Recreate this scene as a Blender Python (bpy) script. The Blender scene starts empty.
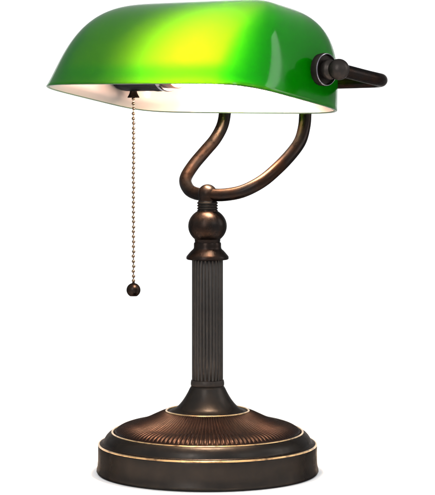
import bpy, bmesh, math, random
from math import sin, cos, pi, radians, sqrt
from mathutils import Vector, Matrix

random.seed(4)
S = bpy.context.scene
COL = S.collection
K = 0.00075                  # metres per design unit (lamp is about 0.35 m tall)
EYE = 377.0                  # camera height in design units
DIST = 2150.0                # camera distance in design units
TH = 0.7314                  # yaw of the shade about the post
CT, ST = cos(TH), sin(TH)

# ------------------------------------------------------------------ camera
cd = bpy.data.cameras.new('camera')
cam = bpy.data.objects.new('camera', cd); COL.objects.link(cam)
cam.location = (0, -DIST * K, EYE * K); cam.rotation_euler = (pi / 2, 0, 0)
cd.sensor_fit = 'HORIZONTAL'; cd.sensor_width = 36
cd.lens = 36 * DIST / 435
cd.shift_x = 10 / 435; cd.shift_y = -152.5 / 435
cd.clip_start = 0.05; cd.clip_end = 50
S.camera = cam

# ------------------------------------------------------------------ world, lamps, exposure
W = bpy.data.worlds.new('World'); S.world = W; W.use_nodes = True
W.node_tree.nodes['Background'].inputs[0].default_value = (0.96, 0.98, 1, 1)
W.node_tree.nodes['Background'].inputs[1].default_value = 0.95
S.view_settings.view_transform = 'Standard'; S.view_settings.look = 'None'
S.view_settings.exposure = 0; S.view_settings.gamma = 1
S.cycles.use_denoising = True
S.cycles.max_bounces = 14; S.cycles.diffuse_bounces = 8; S.cycles.transmission_bounces = 12
S.cycles.glossy_bounces = 6
S.cycles.sample_clamp_indirect = 0
S.cycles.caustics_reflective = False; S.cycles.caustics_refractive = False

def area(name, loc, target, sx, sy, power, col=(1, 1, 1)):
    l = bpy.data.lights.new(name, 'AREA'); l.shape = 'RECTANGLE'; l.size = sx; l.size_y = sy
    l.energy = power; l.color = col
    o = bpy.data.objects.new(name, l); COL.objects.link(o); o.location = loc
    o.rotation_euler = (Vector(target) - Vector(loc)).to_track_quat('-Z', 'Y').to_euler()
    return o
area('left_softbox', (-0.62, -1.70, 1.05), (0, 0, 0.1), 0.30, 1.5, 18)
area('right_softbox', (1.15, -1.2, 1.0), (0, 0, 0), 0.4, 0.4, 3)
area('right_strip_softbox', (1.5, 0.03, 0.78), (0.1, -0.05, 0.33), 0.3, 0.95, 6)
# two lamps with their backs to the subject wash the backdrop
area('backdrop_lamp_left', (-1.5, 0.9, 0.6), (-1.2, 1.83, 0.55), 0.5, 0.5, 17)
area('backdrop_lamp_right', (1.5, 0.9, 0.6), (1.2, 1.83, 0.55), 0.5, 0.5, 17)

# ------------------------------------------------------------------ materials
def mat(name):
    m = bpy.data.materials.new(name); m.use_nodes = True
    return m, m.node_tree.nodes, m.node_tree.links, m.node_tree.nodes['Principled BSDF']

def bronze(name, dark, warm, rough=0.38, metal=0.9, scale=60.0, bump=.12):
    m, N, L, b = mat(name)
    tc = N.new('ShaderNodeTexCoord')
    n1 = N.new('ShaderNodeTexNoise'); n1.inputs['Scale'].default_value = scale; n1.inputs['Detail'].default_value = 5
    n2 = N.new('ShaderNodeTexNoise'); n2.inputs['Scale'].default_value = 1400; n2.inputs['Detail'].default_value = 2
    L.new(tc.outputs['Object'], n1.inputs['Vector']); L.new(tc.outputs['Object'], n2.inputs['Vector'])
    r = N.new('ShaderNodeValToRGB')
    r.color_ramp.elements[0].position = .35; r.color_ramp.elements[0].color = (*dark, 1)
    r.color_ramp.elements[1].position = .72; r.color_ramp.elements[1].color = (*warm, 1)
    L.new(n1.outputs['Fac'], r.inputs['Fac']); L.new(r.outputs['Color'], b.inputs['Base Color'])
    n3 = N.new('ShaderNodeTexNoise'); n3.inputs['Scale'].default_value = 230; n3.inputs['Detail'].default_value = 6; n3.inputs['Roughness'].default_value = .65
    L.new(tc.outputs['Object'], n3.inputs['Vector'])
    mr = N.new('ShaderNodeMapRange'); mr.inputs['From Min'].default_value = .3; mr.inputs['From Max'].default_value = .7
    mr.inputs['To Min'].default_value = rough - .09; mr.inputs['To Max'].default_value = rough + .10
    L.new(n3.outputs['Fac'], mr.inputs['Value']); L.new(mr.outputs['Result'], b.inputs['Roughness'])
    bp = N.new('ShaderNodeBump'); bp.inputs['Strength'].default_value = bump; bp.inputs['Distance'].default_value = .0004
    L.new(n2.outputs['Fac'], bp.inputs['Height']); L.new(bp.outputs['Normal'], b.inputs['Normal'])
    b.inputs['Metallic'].default_value = metal; b.inputs['Specular Tint'].default_value = (.25, .22, .2, 1); b.inputs['Specular IOR Level'].default_value = .3
    return m
M_BRONZE = bronze('oil_rubbed_bronze', (.022, .020, .0185), (.029, .025, .022), .37)
M_COLUMN = bronze('grey_bronze', (.036, .033, .031), (.044, .040, .037), .42, bump=.02)
M_COPPER = bronze('worn_copper_bronze', (.015, .013, .0125), (.024, .013, .0085), .32)
M_RIB = bronze('reddish_bronze', (.018, .012, .0098), (.026, .0145, .011), .40, .85, 40)
M_BLACK = bronze('black_bronze', (.030, .026, .024), (.045, .038, .034), .42, .8)
M_GOLD, N_, L_, b = mat('brushed_gold')
b.inputs['Metallic'].default_value = 1; b.inputs['Roughness'].default_value = .34
tc = N_.new('ShaderNodeTexCoord'); nz = N_.new('ShaderNodeTexNoise'); nz.inputs['Scale'].default_value = 170; nz.inputs['Detail'].default_value = 6
cr = N_.new('ShaderNodeValToRGB'); cr.color_ramp.elements[0].position = .30; cr.color_ramp.elements[0].color = (.16, .10, .055, 1)
cr.color_ramp.elements[1].position = .52; cr.color_ramp.elements[1].color = (.50, .33, .16, 1)
L_.new(tc.outputs['Object'], nz.inputs['Vector']); L_.new(nz.outputs['Fac'], cr.inputs['Fac']); L_.new(cr.outputs['Color'], b.inputs['Base Color'])
M_CHAIN, N_, L_, b = mat('antique_brass')
b.inputs['Base Color'].default_value = (.13, .092, .064, 1); b.inputs['Metallic'].default_value = 1; b.inputs['Roughness'].default_value = .25
M_STEEL, N_, L_, b = mat('dark_polished_steel')
b.inputs['Base Color'].default_value = (.18, .17, .19, 1); b.inputs['Metallic'].default_value = 1; b.inputs['Roughness'].default_value = .2
M_BLUED, N_, L_, b = mat('blackened_metal')
b.inputs['Base Color'].default_value = (.014, .0145, .018, 1); b.inputs['Metallic'].default_value = .8; b.inputs['Roughness'].default_value = .38; b.inputs['Specular Tint'].default_value = (.3, .3, .33, 1); b.inputs['Specular IOR Level'].default_value = .3
M_CAP, N_, L_, b = mat('brown_phenolic')
b.inputs['Base Color'].default_value = (.035, .012, .007, 1); b.inputs['Roughness'].default_value = .4

# cased glass: both skins scatter the lamplight mostly forward, so the bulb shows through as a soft glow
def cased(name, base, base_rough, spec, fwd, fwd_rough, wide, f_mix, w_mix):
    m, N, L, b = mat(name)
    b.inputs['Base Color'].default_value = (*base, 1); b.inputs['Roughness'].default_value = base_rough
    b.inputs['Specular IOR Level'].default_value = spec
    rf = N.new('ShaderNodeBsdfRefraction'); rf.inputs['Color'].default_value = (*fwd, 1)
    rf.inputs['Roughness'].default_value = fwd_rough; rf.inputs['IOR'].default_value = 1.55
    tr = N.new('ShaderNodeBsdfTranslucent'); tr.inputs['Color'].default_value = (*wide, 1)
    m1 = N.new('ShaderNodeMixShader'); m1.inputs[0].default_value = w_mix
    L.new(rf.outputs[0], m1.inputs[1]); L.new(tr.outputs[0], m1.inputs[2])
    m2 = N.new('ShaderNodeMixShader'); m2.inputs[0].default_value = f_mix
    L.new(b.outputs[0], m2.inputs[1]); L.new(m1.outputs[0], m2.inputs[2])
    L.new(m2.outputs[0], N['Material Output'].inputs['Surface'])
    return m
M_GREEN = cased('green_glass', (.001, .125, .001), .10, .20, (.9, .95, .9), 1.0, (.9, .95, .9), .38, .02)
N, L = M_GREEN.node_tree.nodes, M_GREEN.node_tree.links; out = N['Material Output']
at_ = N.new('ShaderNodeAttribute'); at_.attribute_name = 'skin'        # 0 outer coat, 1 ground rim, 2 clear inner side of the green glass
def step(v):
    c = N.new('ShaderNodeMath'); c.operation = 'GREATER_THAN'; c.inputs[1].default_value = v
    L.new(at_.outputs['Fac'], c.inputs[0]); return c
edge = N.new('ShaderNodeBsdfPrincipled'); edge.inputs['Base Color'].default_value = (.02, .05, .02, 1); edge.inputs['Roughness'].default_value = .35
clear = N.new('ShaderNodeBsdfTransparent')
coat = out.inputs['Surface'].links[0].from_socket
k1 = N.new('ShaderNodeMixShader'); k2 = N.new('ShaderNodeMixShader')
L.new(step(.5).outputs[0], k1.inputs[0]); L.new(coat, k1.inputs[1]); L.new(edge.outputs[0], k1.inputs[2])
L.new(step(1.5).outputs[0], k2.inputs[0]); L.new(k1.outputs[0], k2.inputs[1]); L.new(clear.outputs[0], k2.inputs[2])
L.new(k2.outputs[0], out.inputs['Surface'])
va = N.new('ShaderNodeVolumeAbsorption')            # the colour sits in the body of the glass: thicker glass reads deeper green
va.inputs['Color'].default_value = (.792, .957, 0, 1); va.inputs['Density'].default_value = 2500
L.new(va.outputs[0], out.inputs['Volume'])
M_OPAL = cased('opal_white_glass', (.29, .252, .262), .22, .4, (.8, .78, .75), 1.0, (.8, .78, .75), .4, .02)
# lit bulb
M_BULB, N, L, b = mat('lit_frosted_bulb')
b.inputs['Base Color'].default_value = (.9, .85, .75, 1); b.inputs['Roughness'].default_value = .3
b.inputs['Emission Color'].default_value = (1, .74, .52, 1)
BULB_GLOW = 290
# emission cut towards the tip to keep the shade's right end dark
tc = N.new('ShaderNodeTexCoord'); nm = N.new('ShaderNodeVectorMath'); nm.operation = 'DOT_PRODUCT'
nm.inputs[1].default_value = (CT, -ST, 0)
L.new(tc.outputs['Normal'], nm.inputs[0])
mp = N.new('ShaderNodeMapRange'); mp.inputs['From Min'].default_value = .0; mp.inputs['From Max'].default_value = .42
mp.inputs['To Min'].default_value = BULB_GLOW; mp.inputs['To Max'].default_value = BULB_GLOW * .015
L.new(nm.outputs['Value'], mp.inputs['Value']); L.new(mp.outputs['Result'], b.inputs['Emission Strength'])
# white studio paper
M_PAPER, N, L, b = mat('white_seamless_paper')
b.inputs['Base Color'].default_value = (.92, .92, .92, 1); b.inputs['Roughness'].default_value = .8
b.inputs['Specular IOR Level'].default_value = .2
nz = N.new('ShaderNodeTexNoise'); nz.inputs['Scale'].default_value = 500
bp = N.new('ShaderNodeBump'); bp.inputs['Strength'].default_value = .03; bp.inputs['Distance'].default_value = .0005
L.new(nz.outputs['Fac'], bp.inputs['Height']); L.new(bp.outputs['Normal'], b.inputs['Normal'])

# ------------------------------------------------------------------ mesh helpers (design units in, metres out)
def link(name, bm, m, parent=None, smooth=True, angle=40):
    bmesh.ops.scale(bm, vec=(K, K, K), verts=bm.verts)
    bmesh.ops.recalc_face_normals(bm, faces=bm.faces) if smooth != 'keep' else None
    me = bpy.data.meshes.new(name); bm.to_mesh(me); bm.free()
    for p in me.polygons: p.use_smooth = True
    me.materials.append(m)
    if angle: me.set_sharp_from_angle(angle=radians(angle))
    o = bpy.data.objects.new(name, me); COL.objects.link(o)
    if parent: o.parent = parent
    return o

def lathe(bm, prof, seg=128, mtx=Matrix(), rfun=None, cap0=False, cap1=False):
    rings = []
    for i, (r, z) in enumerate(prof):
        if r < 1e-6:
            rings.append([bm.verts.new(mtx @ Vector((0, 0, z)))]); continue
        ring = []
        for k in range(seg):
            a = 2 * pi * k / seg
            rr, zz = (r, z) if rfun is None else rfun(i, r, z, a)
            ring.append(bm.verts.new(mtx @ Vector((rr * cos(a), rr * sin(a), zz))))
        rings.append(ring)
    for A, B in zip(rings, rings[1:]):
        if len(A) == 1 and len(B) == 1: continue
        if len(A) == 1:
            for k in range(seg): bm.faces.new((A[0], B[k], B[(k + 1) % seg]))
        elif len(B) == 1:
            for k in range(seg): bm.faces.new((A[k], A[(k + 1) % seg], B[0]))
        else:
            for k in range(seg):
                bm.faces.new((A[k], A[(k + 1) % seg], B[(k + 1) % seg], B[k]))
    if cap0 and len(rings[0]) > 1: bm.faces.new(list(reversed(rings[0])))
    if cap1 and len(rings[-1]) > 1: bm.faces.new(rings[-1])
    return bm

def smooth_prof(pts, n=6):
    """Catmull-Rom through the points"""
    out = []
    P = [pts[0]] + list(pts) + [pts[-1]]
    for i in range(1, len(P) - 2):
        for j in range(n):
            t = j / n
            out.append(tuple(0.5 * ((2 * P[i][d]) + (-P[i-1][d] + P[i+1][d]) * t + (2*P[i-1][d] - 5*P[i][d] + 4*P[i+1][d] - P[i+2][d]) * t*t
                       + (-P[i-1][d] + 3*P[i][d] - 3*P[i+1][d] + P[i+2][d]) * t**3) for d in range(len(pts[0]))))
    out.append(tuple(pts[-1]))
    return out

def tube(bm, path, r, seg=28):
    path = [Vector(p) for p in path]
    n = len(path); T = []
    for i in range(n):
        T.append((path[min(i+1, n-1)] - path[max(i-1, 0)]).normalized())
    up = Vector((0, 0, 1)) if abs(T[0].z) < .9 else Vector((1, 0, 0))
    nrm = (up - T[0] * up.dot(T[0])).normalized()
    rings = []
    for i in range(n):
        nrm = (nrm - T[i] * nrm.dot(T[i])).normalized(); bn = T[i].cross(nrm)
        rr = r(i / (n - 1)) if callable(r) else r
        rings.append([bm.verts.new(path[i] + (nrm * cos(2*pi*k/seg) + bn * sin(2*pi*k/seg)) * rr) for k in range(seg)])
    for A, B in zip(rings, rings[1:]):
        for k in range(seg): bm.faces.new((A[k], A[(k+1) % seg], B[(k+1) % seg], B[k]))
    bm.faces.new(list(reversed(rings[0]))); bm.faces.new(rings[-1])
    return bm

def ball_prof(r, z0=0, n=20, sq=1.0):
    return [(r * sin(pi * i / n), z0 - r * sq * cos(pi * i / n)) for i in range(n + 1)]

def ring(bm, R, z, r, seg=160, rs=10, squash=1):
    vs = [[bm.verts.new(((R + r*cos(2*pi*j/rs)) * cos(2*pi*k/seg), (R + r*cos(2*pi*j/rs)) * sin(2*pi*k/seg), z + squash*r*sin(2*pi*j/rs)))
           for j in range(rs)] for k in range(seg)]
    for k in range(seg):
        for j in range(rs):
            bm.faces.new((vs[k][j], vs[(k+1) % seg][j], vs[(k+1) % seg][(j+1) % rs], vs[k][(j+1) % rs]))
    return bm

def uv(u, v, z):                      # shade axis / behind / height above table -> world
    return Vector((u * CT + v * ST, -u * ST + v * CT, z))
def uvy(u, v, y):                     # height given by its photo row on the true depth
    p = uv(u, v, 0); s = DIST / (DIST + p.y)
    return Vector((p.x, p.y, EYE + (95 - y) / s))
def axis_mtx(u, v, z, flip=False):    # lathe z axis -> along the shade axis
    p = uv(u, v, z); d = uv(-1 if flip else 1, 0, 0)
    return Matrix.Translation(p) @ d.to_track_quat('Z', 'Y').to_matrix().to_4x4()

Z = lambda y: 472 - y                 # photo row on the axis -> height

# ------------------------------------------------------------------ studio setting
bm = bmesh.new()
prof = []
for i in range(15): prof.append((-0.62 + i * 0.15, 0.0))
R0 = 0.35
for i in range(1, 17):
    a = pi / 2 * i / 16
    prof.append((1.48 + R0 * sin(a), R0 - R0 * cos(a)))
for i in range(1, 4): prof.append((1.83, R0 + i * 0.18))
rows = [[bm.verts.new((x / K, y / K, z / K)) for x in (-1.7, -.85, 0, .85, 1.7)] for y, z in prof]
for A, B in zip(rows, rows[1:]):
    for k in range(4): bm.faces.new((A[k], A[k+1], B[k+1], B[k]))
bd = link('backdrop', bm, M_PAPER, None, 'keep', None)
bd['kind'] = 'structure'

# ------------------------------------------------------------------ the lamp
lamp = bpy.data.objects.new('desk_lamp', None); COL.objects.link(lamp)
lamp.empty_display_size = .05
lamp['label'] = 'lit banker desk lamp with green glass shade and dark bronze base on a white surface'
lamp['category'] = 'lamp'

# base
bm = bmesh.new()
lathe(bm, [(0, 1.2), (104, 1.2), (107.5, .0), (110.0, .6), (110.9, 2.2), (110.7, 4), (109.9, 7), (109.5, 12), (109.4, 20), (109.5, 26.6), (109.2, 28.2), (108.2, 29.2),
           (106.2, 29.6), (104.6, 30.0), (103.8, 30.8), (103.4, 32.0), (102.6, 34.4), (101.2, 36.6), (99.4, 38.5), (97.2, 40.1), (95.4, 40.9), (94.2, 40.7), (93.2, 39.6), (92.0, 39.0), (60, 39), (0, 39)], 192)
base = link('base', bm, M_BRONZE, lamp)
for R, z, r in ((108.4, 28.4, 1.05), (95.1, 40.5, 1.0)):
    link('gold_ring', ring(bmesh.new(), R, z, r, 192), M_GOLD, base)
# ribbed dome
NR = 124
dome = smooth_prof([(93.2, 39.0), (92.4, 41.4), (90, 43.6), (86, 45.8), (80, 47.6), (74, 48.8), (70, 50.0), (62, 52.9), (54, 56.6), (47, 59.8), (42.5, 61.2), (40, 61.0)], 4)
def rib(i, r, z, a):
    t = i / (len(dome) - 1)
    env = min(1, max(0, (t - .10) / .08)) * min(1, max(0, (.95 - t) / .06))
    s = abs(sin(NR * a / 2)) ** 0.7
    d = 1.1 * env * (s - .6) * (r / 80) ** .2
    w = min(1, max(0, (r - 74) / 16))                        # ribs turn over the rounded outer edge
    return r + d * .45 * w, z + d * (1 - .35 * w)
bm = bmesh.new(); lathe(bm, dome, NR * 8, rfun=rib)
link('ribbed_dome', bm, M_RIB, base, angle=None)
# flared neck
bm = bmesh.new()
neck = smooth_prof([(41.0, 60.2), (39.8, 61.2), (36, 62.4), (30.2, 65.6), (24.8, 71.6), (20.2, 79), (17.6, 84.2), (16.2, 86.2)], 6)
lathe(bm, [(0, 58), (41, 58)] + neck + [(0, 86.2)], 128)
nk = link('neck', bm, M_BRONZE, base)
link('gold_ring', ring(bmesh.new(), 41.2, 61.5, .95, 128), M_GOLD, base)

# fluted column
col = None
bm = bmesh.new()
NF = 26
def flute(i, r, z, a):
    if i in (0, 1, 2, 7, 8, 9) or r < 1: return r, z
    return r - 1.0 * (1 - abs(sin(NF * a / 2 + .3)) ** .8), z
cp = [(15.2, 86), (15.2, 91), (15.2, 93), (15.6, 93.3), (15.6, 120), (15.6, 160), (15.6, 212.4), (15.2, 212.7), (15.2, 213), (15.2, 216)]
lathe(bm, cp, NF * 12, rfun=flute, cap0=True, cap1=True)
col = link('fluted_column', bm, M_COLUMN, lamp, angle=60)
bm = bmesh.new()
lathe(bm, [(15, 86.3), (16.2, 86.3), (16.7, 87), (16.8, 89.2), (16.5, 91.2), (16.2, 92.2), (15, 92.6)], 96)
link('column_band', bm, M_BLACK, col)
bm = bmesh.new()
lathe(bm, [(0, 212.6), (20.4, 212.6), (21.2, 213.2), (21.3, 214.6), (21.0, 215.8), (19.9, 217.2), (18.2, 219.2), (16.4, 221.2), (14.6, 222.8), (13.9, 223.8), (13.7, 225.6), (13.7, 228.4), (13.3, 229.6), (0, 229.6)], 96)
link('collar', bm, M_COPPER, col)
bm = bmesh.new()
lathe(bm, [(12.6, 229.4)] + [(19.4 * sin(a), 246 - 17.6 * cos(a)) for a in [pi * (.235 + .585 * i / 22) for i in range(23)]] + [(10.2, 262.2)], 96, cap0=True, cap1=True)
link('column_ball', bm, M_COPPER, col)
bm = bmesh.new()
th_p = [(9.4, 261.8)]
for i in range(3):
    z = 262.6 + i * 2.7
    th_p += [(9.5, z), (10.4, z + .5), (10.4, z + 1.6), (9.5, z + 2.1)]
th_p += [(9.2, 271.4)]
lathe(bm, th_p, 64, cap0=True, cap1=True)
link('threaded_collar', bm, M_BRONZE, col)
# hub that joins the two arms
bm = bmesh.new()
lathe(bm, [(8.4, 269.5), (8.9, 271)] + [(9.6 * cos(a), 278.6 + 9.2 * sin(a)) for a in [-.45 + (pi / 2 + .45) * i / 16 for i in range(16)]] + [(0, 287.8)], 64, cap0=True)
hub = link('arm_hub', bm, M_COPPER, lamp)

# the two bracket arms: out from the hub, back and up behind the shade, then round to the shade's ends
PV, PZ = 4.0, 401.3
SZ = PZ + 0.8
half = [(0, 0, 194.5), (18, 4, 194.3), (36, 11.5, 190.3), (51, 23, 180.5), (57, 41, 167), (58.5, 61, 152.5), (57.5, 76, 140), (55.3, 85, 126), (54.3, 88, 112), (54.3, 88.4, 101)]
def arm_path(sg):
    P = [tuple(uvy(sg * u, v, y)) if sg > 0 else None for u, v, y in half]
    zs = []
    for u, v, y in half:                                       # mean of both sides keeps the two arms mirror images
        a = uvy(u, v, y).z; b_ = uvy(-u, v, y).z
        zs.append((a + b_) / 2)
    P = [tuple(uv(sg * u, v, z)) for (u, v, y), z in zip(half, zs)]
    for u, v, z in ((55.5, 88.6, 381), (61, 88.6, 386.8), (70, 88.6, 389), (100, 88.6, 389.6), (138, 88.4, 390.4), (150, 85.4, 390.8), (159.5, 76, 391.6), (164.2, 62, 392.6), (165.0, 45, 394.8), (164.6, 22, 398.4), (164, 6, 401)):
        P.append(tuple(uv(sg * u, v, z)))
    return smooth_prof(P, 8)
for sg in (1, -1):
    bm = bmesh.new(); tube(bm, arm_path(sg), 6.4)
    arm = link('bracket_arm', bm, M_COPPER, lamp)
    # pivot: flange, recess, neck and ball
    def pm(u): return axis_mtx(sg * u, PV, PZ, sg < 0)
    bm = bmesh.new(); lathe(bm, ball_prof(10.2, 0, 24), 48, pm(164.0)); link('pivot_ball', bm, M_BLACK, arm)
    bm = bmesh.new(); lathe(bm, [(0, -2.6), (8.2, -2.6), (8.2, 0), (9.6, 1.6), (9.8, 6), (9.2, 7.2), (8.2, 8.2), (7.6, 10), (7.8, 13), (0, 13)], 48, pm(148)); link('pivot_neck', bm, M_BLACK, arm)
    bm = bmesh.new(); lathe(bm, [(0, -6), (15.4, -6), (16.0, -1.0), (15.7, 1.0), (14.4, 1.3), (13.8, -.6), (9, -1.4), (0, -1.4)], 64, pm(148)); fl = link('pivot_flange', bm, M_BLACK, arm)
    bm = bmesh.new()
    mt = pm(148); ring(bm, 14.9, 1.3, .65, 64, 8)
    bmesh.ops.transform(bm, matrix=mt, verts=bm.verts); link('flange_rim', bm, M_STEEL, fl)

# glass shade
LEN, WID = 285.0, 170.0
TAU, SC = .1743, (-18.1401, -20.2117, 377 - 3.337)
H, E_, EU, EV, V0, NU2, NV2, FL = 98.739, 1.145, .32, .79, 17.1, 7.0, 6.6, .034
NU1, NV1 = 6.3031, 5.0565
def sp(c, e): return math.copysign(abs(c) ** e, c)
def shade_pt(t, f):
    s = max(sin(f), 0); k = s ** 1.3; cf = max(cos(f), 0)
    nu = NU1 * (1 - k) + NU2 * k; nv = NV1 * (1 - k) + NV2 * k
    g = FL * (1 - s) ** 2 * s * 4                       # the slight flare above the rim
    u = LEN / 2 * sp(cos(t), 2 / nu) * (cf ** EU - g)
    v = WID / 2 * sp(sin(t), 2 / nv) * (cf ** EV - g) + V0 * s
    return u, v, H * s ** E_
def shade_world(u, v, h):
    v2 = v * cos(TAU) + h * sin(TAU); h2 = -v * sin(TAU) + h * cos(TAU)
    return Vector((SC[0] + u * CT + v2 * ST, SC[1] - u * ST + v2 * CT, SC[2] + h2))
# sample evenly: reparametrise angle and height by arc length
def resample(fn, n, closed, m=4000):
    P = [fn(i / m) for i in range(m + 1)]
    cum = [0]
    for a, b_ in zip(P, P[1:]): cum.append(cum[-1] + (Vector(b_) - Vector(a)).length)
    out = []; j = 0
    for i in range(n if closed else n + 1):
        s = cum[-1] * i / n
        while j < m - 1 and cum[j + 1] < s: j += 1
        w = (s - cum[j]) / max(cum[j + 1] - cum[j], 1e-12)
        out.append((j + w) / m)
    return out
NT, NFI = 240, 64
fs_ = [x * pi / 2 for x in resample(lambda w: shade_pt(pi / 4, w * pi / 2), NFI, False, 3000)]
grid = []
for i, f in enumerate(fs_[:-1]):
    ts = [x * 2 * pi for x in resample(lambda w: shade_pt(w * 2 * pi, f), NT, True, 2400)]
    grid.append([Vector(shade_pt(t, f)) for t in ts])
top = Vector(shade_pt(0, pi / 2))
# relax the grid a little so the reflections run smoothly
for _ in range(14):
    g2 = [list(r) for r in grid]
    for i in range(1, len(grid) - 1):
        for k in range(NT):
            w = .5 * (i / len(grid)) ** 2
            g2[i][k] = grid[i][k] * (1 - w) + (grid[i-1][k] + grid[i+1][k] + grid[i][k-1] + grid[i][(k+1) % NT]) * (w / 4)
    grid = g2
def grid_normals(g):
    out = []
    for i in range(len(g)):
        row = []
        for k in range(NT):
            du = g[i][(k+1) % NT] - g[i][k-1]
            dv = (g[i+1][k] if i + 1 < len(g) else top) - g[max(i-1, 0)][k]
            n = du.cross(dv)
            row.append(n.normalized() if n.length > 1e-9 else Vector((0, 0, 1)))
        out.append(row)
    return out
NRM = grid_normals(grid)
def thick(p):                          # thin walls and ground rim; end caps thickened to dim the glow there
    e = min(1, max(0, (abs(p.x) - 94) / 48)); e = e * e * (3 - 2 * e)
    r_ = min(1, max(0, p.z / 11)); r_ = r_ * r_ * (3 - 2 * r_)
    dim_hump = max(0, 1 - abs(p.z - 13) / 13); dim_hump = dim_hump * dim_hump * (3 - 2 * dim_hump)      # hump added inside, above the rim, to fade the lower glow
    return 3.0 + 11 * e * r_ + 2.2 * dim_hump * (1 - e)
core = [[grid[i][k] - NRM[i][k] * thick(grid[i][k]) for k in range(NT)] for i in range(len(grid))]
for k in range(NT): core[0][k].z = 0.0
inner = [[core[i][k] - NRM[i][k] * .35 for k in range(NT)] for i in range(len(grid))]
for k in range(NT): inner[0][k].z = 0.0
topc = top - Vector((0, 0, 3.0)); topi = top - Vector((0, 0, 3.35))
def sheet(bm, g, tp, flip):
    V = [[bm.verts.new(shade_world(*p)) for p in r] for r in g]
    for A, B in zip(V, V[1:]):
        for k in range(NT):
            q = (A[k], A[(k+1) % NT], B[(k+1) % NT], B[k]); bm.faces.new(q[::-1] if flip else q)
    a = bm.verts.new(shade_world(*tp))
    for k in range(NT):
        q = (V[-1][k], V[-1][(k+1) % NT], a); bm.faces.new(q[::-1] if flip else q)
    return V
bm = bmesh.new()
Vo = sheet(bm, grid, top, False)
# rounded rim of the green casing, turned in to meet the white lining
prev = Vo[0]
for w, dz in ((.12, -.5), (.3, -.9), (.55, -.9), (.8, -.5), (1, .0)):
    cur = []
    for k in range(NT):
        p = grid[0][k].lerp(core[0][k], w); cur.append(bm.verts.new(shade_world(p.x, p.y, dz)))
    for k in range(NT): bm.faces.new((prev[(k+1) % NT], prev[k], cur[k], cur[(k+1) % NT]))
    prev = cur
bm.faces.ensure_lookup_table()
skin = bm.faces.layers.float.new('skin'); bm.faces.ensure_lookup_table()
for f in bm.faces[-4 * NT:]: f[skin] = 1
sheet(bm, core, topc, True); bm.faces.ensure_lookup_table()
for f in bm.faces[-(len(core) * NT):]: f[skin] = 2
bmesh.ops.remove_doubles(bm, verts=bm.verts, dist=.02)
shade = link('glass_shade', bm, M_GREEN, lamp, 'keep', None)
bm = bmesh.new(); sheet(bm, inner, topi, True)
link('white_lining', bm, M_OPAL, shade, 'keep', None)

# socket, switch and bulb along the shade's axis
bm = bmesh.new()
lathe(bm, [(0, 0), (9, 0), (10, 1.5), (13, 4), (17.5, 10), (20.4, 16), (21.2, 22), (21.2, 62), (20.8, 64.5), (21.6, 65), (21.6, 68), (21.0, 69), (21.0, 80), (20.2, 81), (0, 81)], 64, axis_mtx(-137, PV, SZ))
sock = link('lamp_socket', bm, M_BLUED, lamp)
bm = bmesh.new()
lathe(bm, [(20.4, -4), (21.7, -3.6), (21.9, 0), (21.0, 1.2), (18.2, 1.2), (18.2, -4)], 64, axis_mtx(-57, PV, SZ)); link('socket_rim', bm, M_STEEL, sock)
bm = bmesh.new()
lathe(bm, [(0, 0), (18.4, 0), (18.6, 11), (17.6, 12.5), (0, 12.5)], 64, axis_mtx(-56, PV, SZ)); link('insulator', bm, M_CAP, sock)
bm = bmesh.new()
lathe(bm, smooth_prof([(14.5, -50), (15.0, -40), (18.4, -28), (23.8, -13), (28.0, 2), (30.0, 18), (30.2, 32), (28.8, 45), (24.6, 57), (16.4, 66.5), (7.4, 71), (0.01, 72)], 5), 64, axis_mtx(5, PV, SZ))
link('light_bulb', bm, M_BULB, lamp)

# pull chain
CU = -106.5
cp = uv(CU, PV, 0); cs = DIST / (DIST + cp.y)
def cz(y): return EYE + (95 - y) / cs
ch = bpy.data.objects.new('pull_chain', None); COL.objects.link(ch); ch.parent = lamp; ch.empty_display_size = .01
def at(z): return Matrix.Translation((cp.x, cp.y, z))
bm = bmesh.new()
zb = cz(97.8)
lathe(bm, [(2.0, 1.0), (4.6, .4), (6.1, 0), (6.3, .8), (5.2, 2.4), (4.1, 4.6), (3.5, 7.2), (3.3, 9.6), (3.6, 12.5), (3.2, 15)], 40, at(zb), cap0=True, cap1=True)
link('chain_bell', bm, M_COPPER, ch)
zball = cz(290)
bm = bmesh.new(); tube(bm, [Vector((cp.x, cp.y, zball + 4)), Vector((cp.x, cp.y, (zball + zb) / 2)), Vector((cp.x, cp.y, zb + 2))], .55, 8)
link('chain_wire', bm, M_CHAIN, ch)
bm = bmesh.new()
r = 7.3; pr = [(0, -6.3), (3.7, -6.3)] + [(r * sin(a), -r * cos(a)) for a in [.56 + (pi - .56 - .2) * i / 20 for i in range(21)]] + [(1.3, 8.2), (0, 8.2)]
lathe(bm, pr, 40, at(zball)); link('pull_ball', bm, M_COPPER, ch)
bead = None; nb = 38; z1, z2 = zb - 1.0, zball + 9.4
for i in range(nb):
    z = z1 + (z2 - z1) * i / (nb - 1)
    if bead is None:
        bm = bmesh.new(); lathe(bm, ball_prof(1.85, 0, 10), 16)
        bead = link('chain_bead', bm, M_CHAIN, ch, angle=None); o = bead
    else:
        o = bead.copy(); COL.objects.link(o); o.parent = ch
    o.location = ((cp.x + random.uniform(-.22, .22)) * K, (cp.y + random.uniform(-.22, .22)) * K, (z + random.uniform(-.25, .25)) * K)
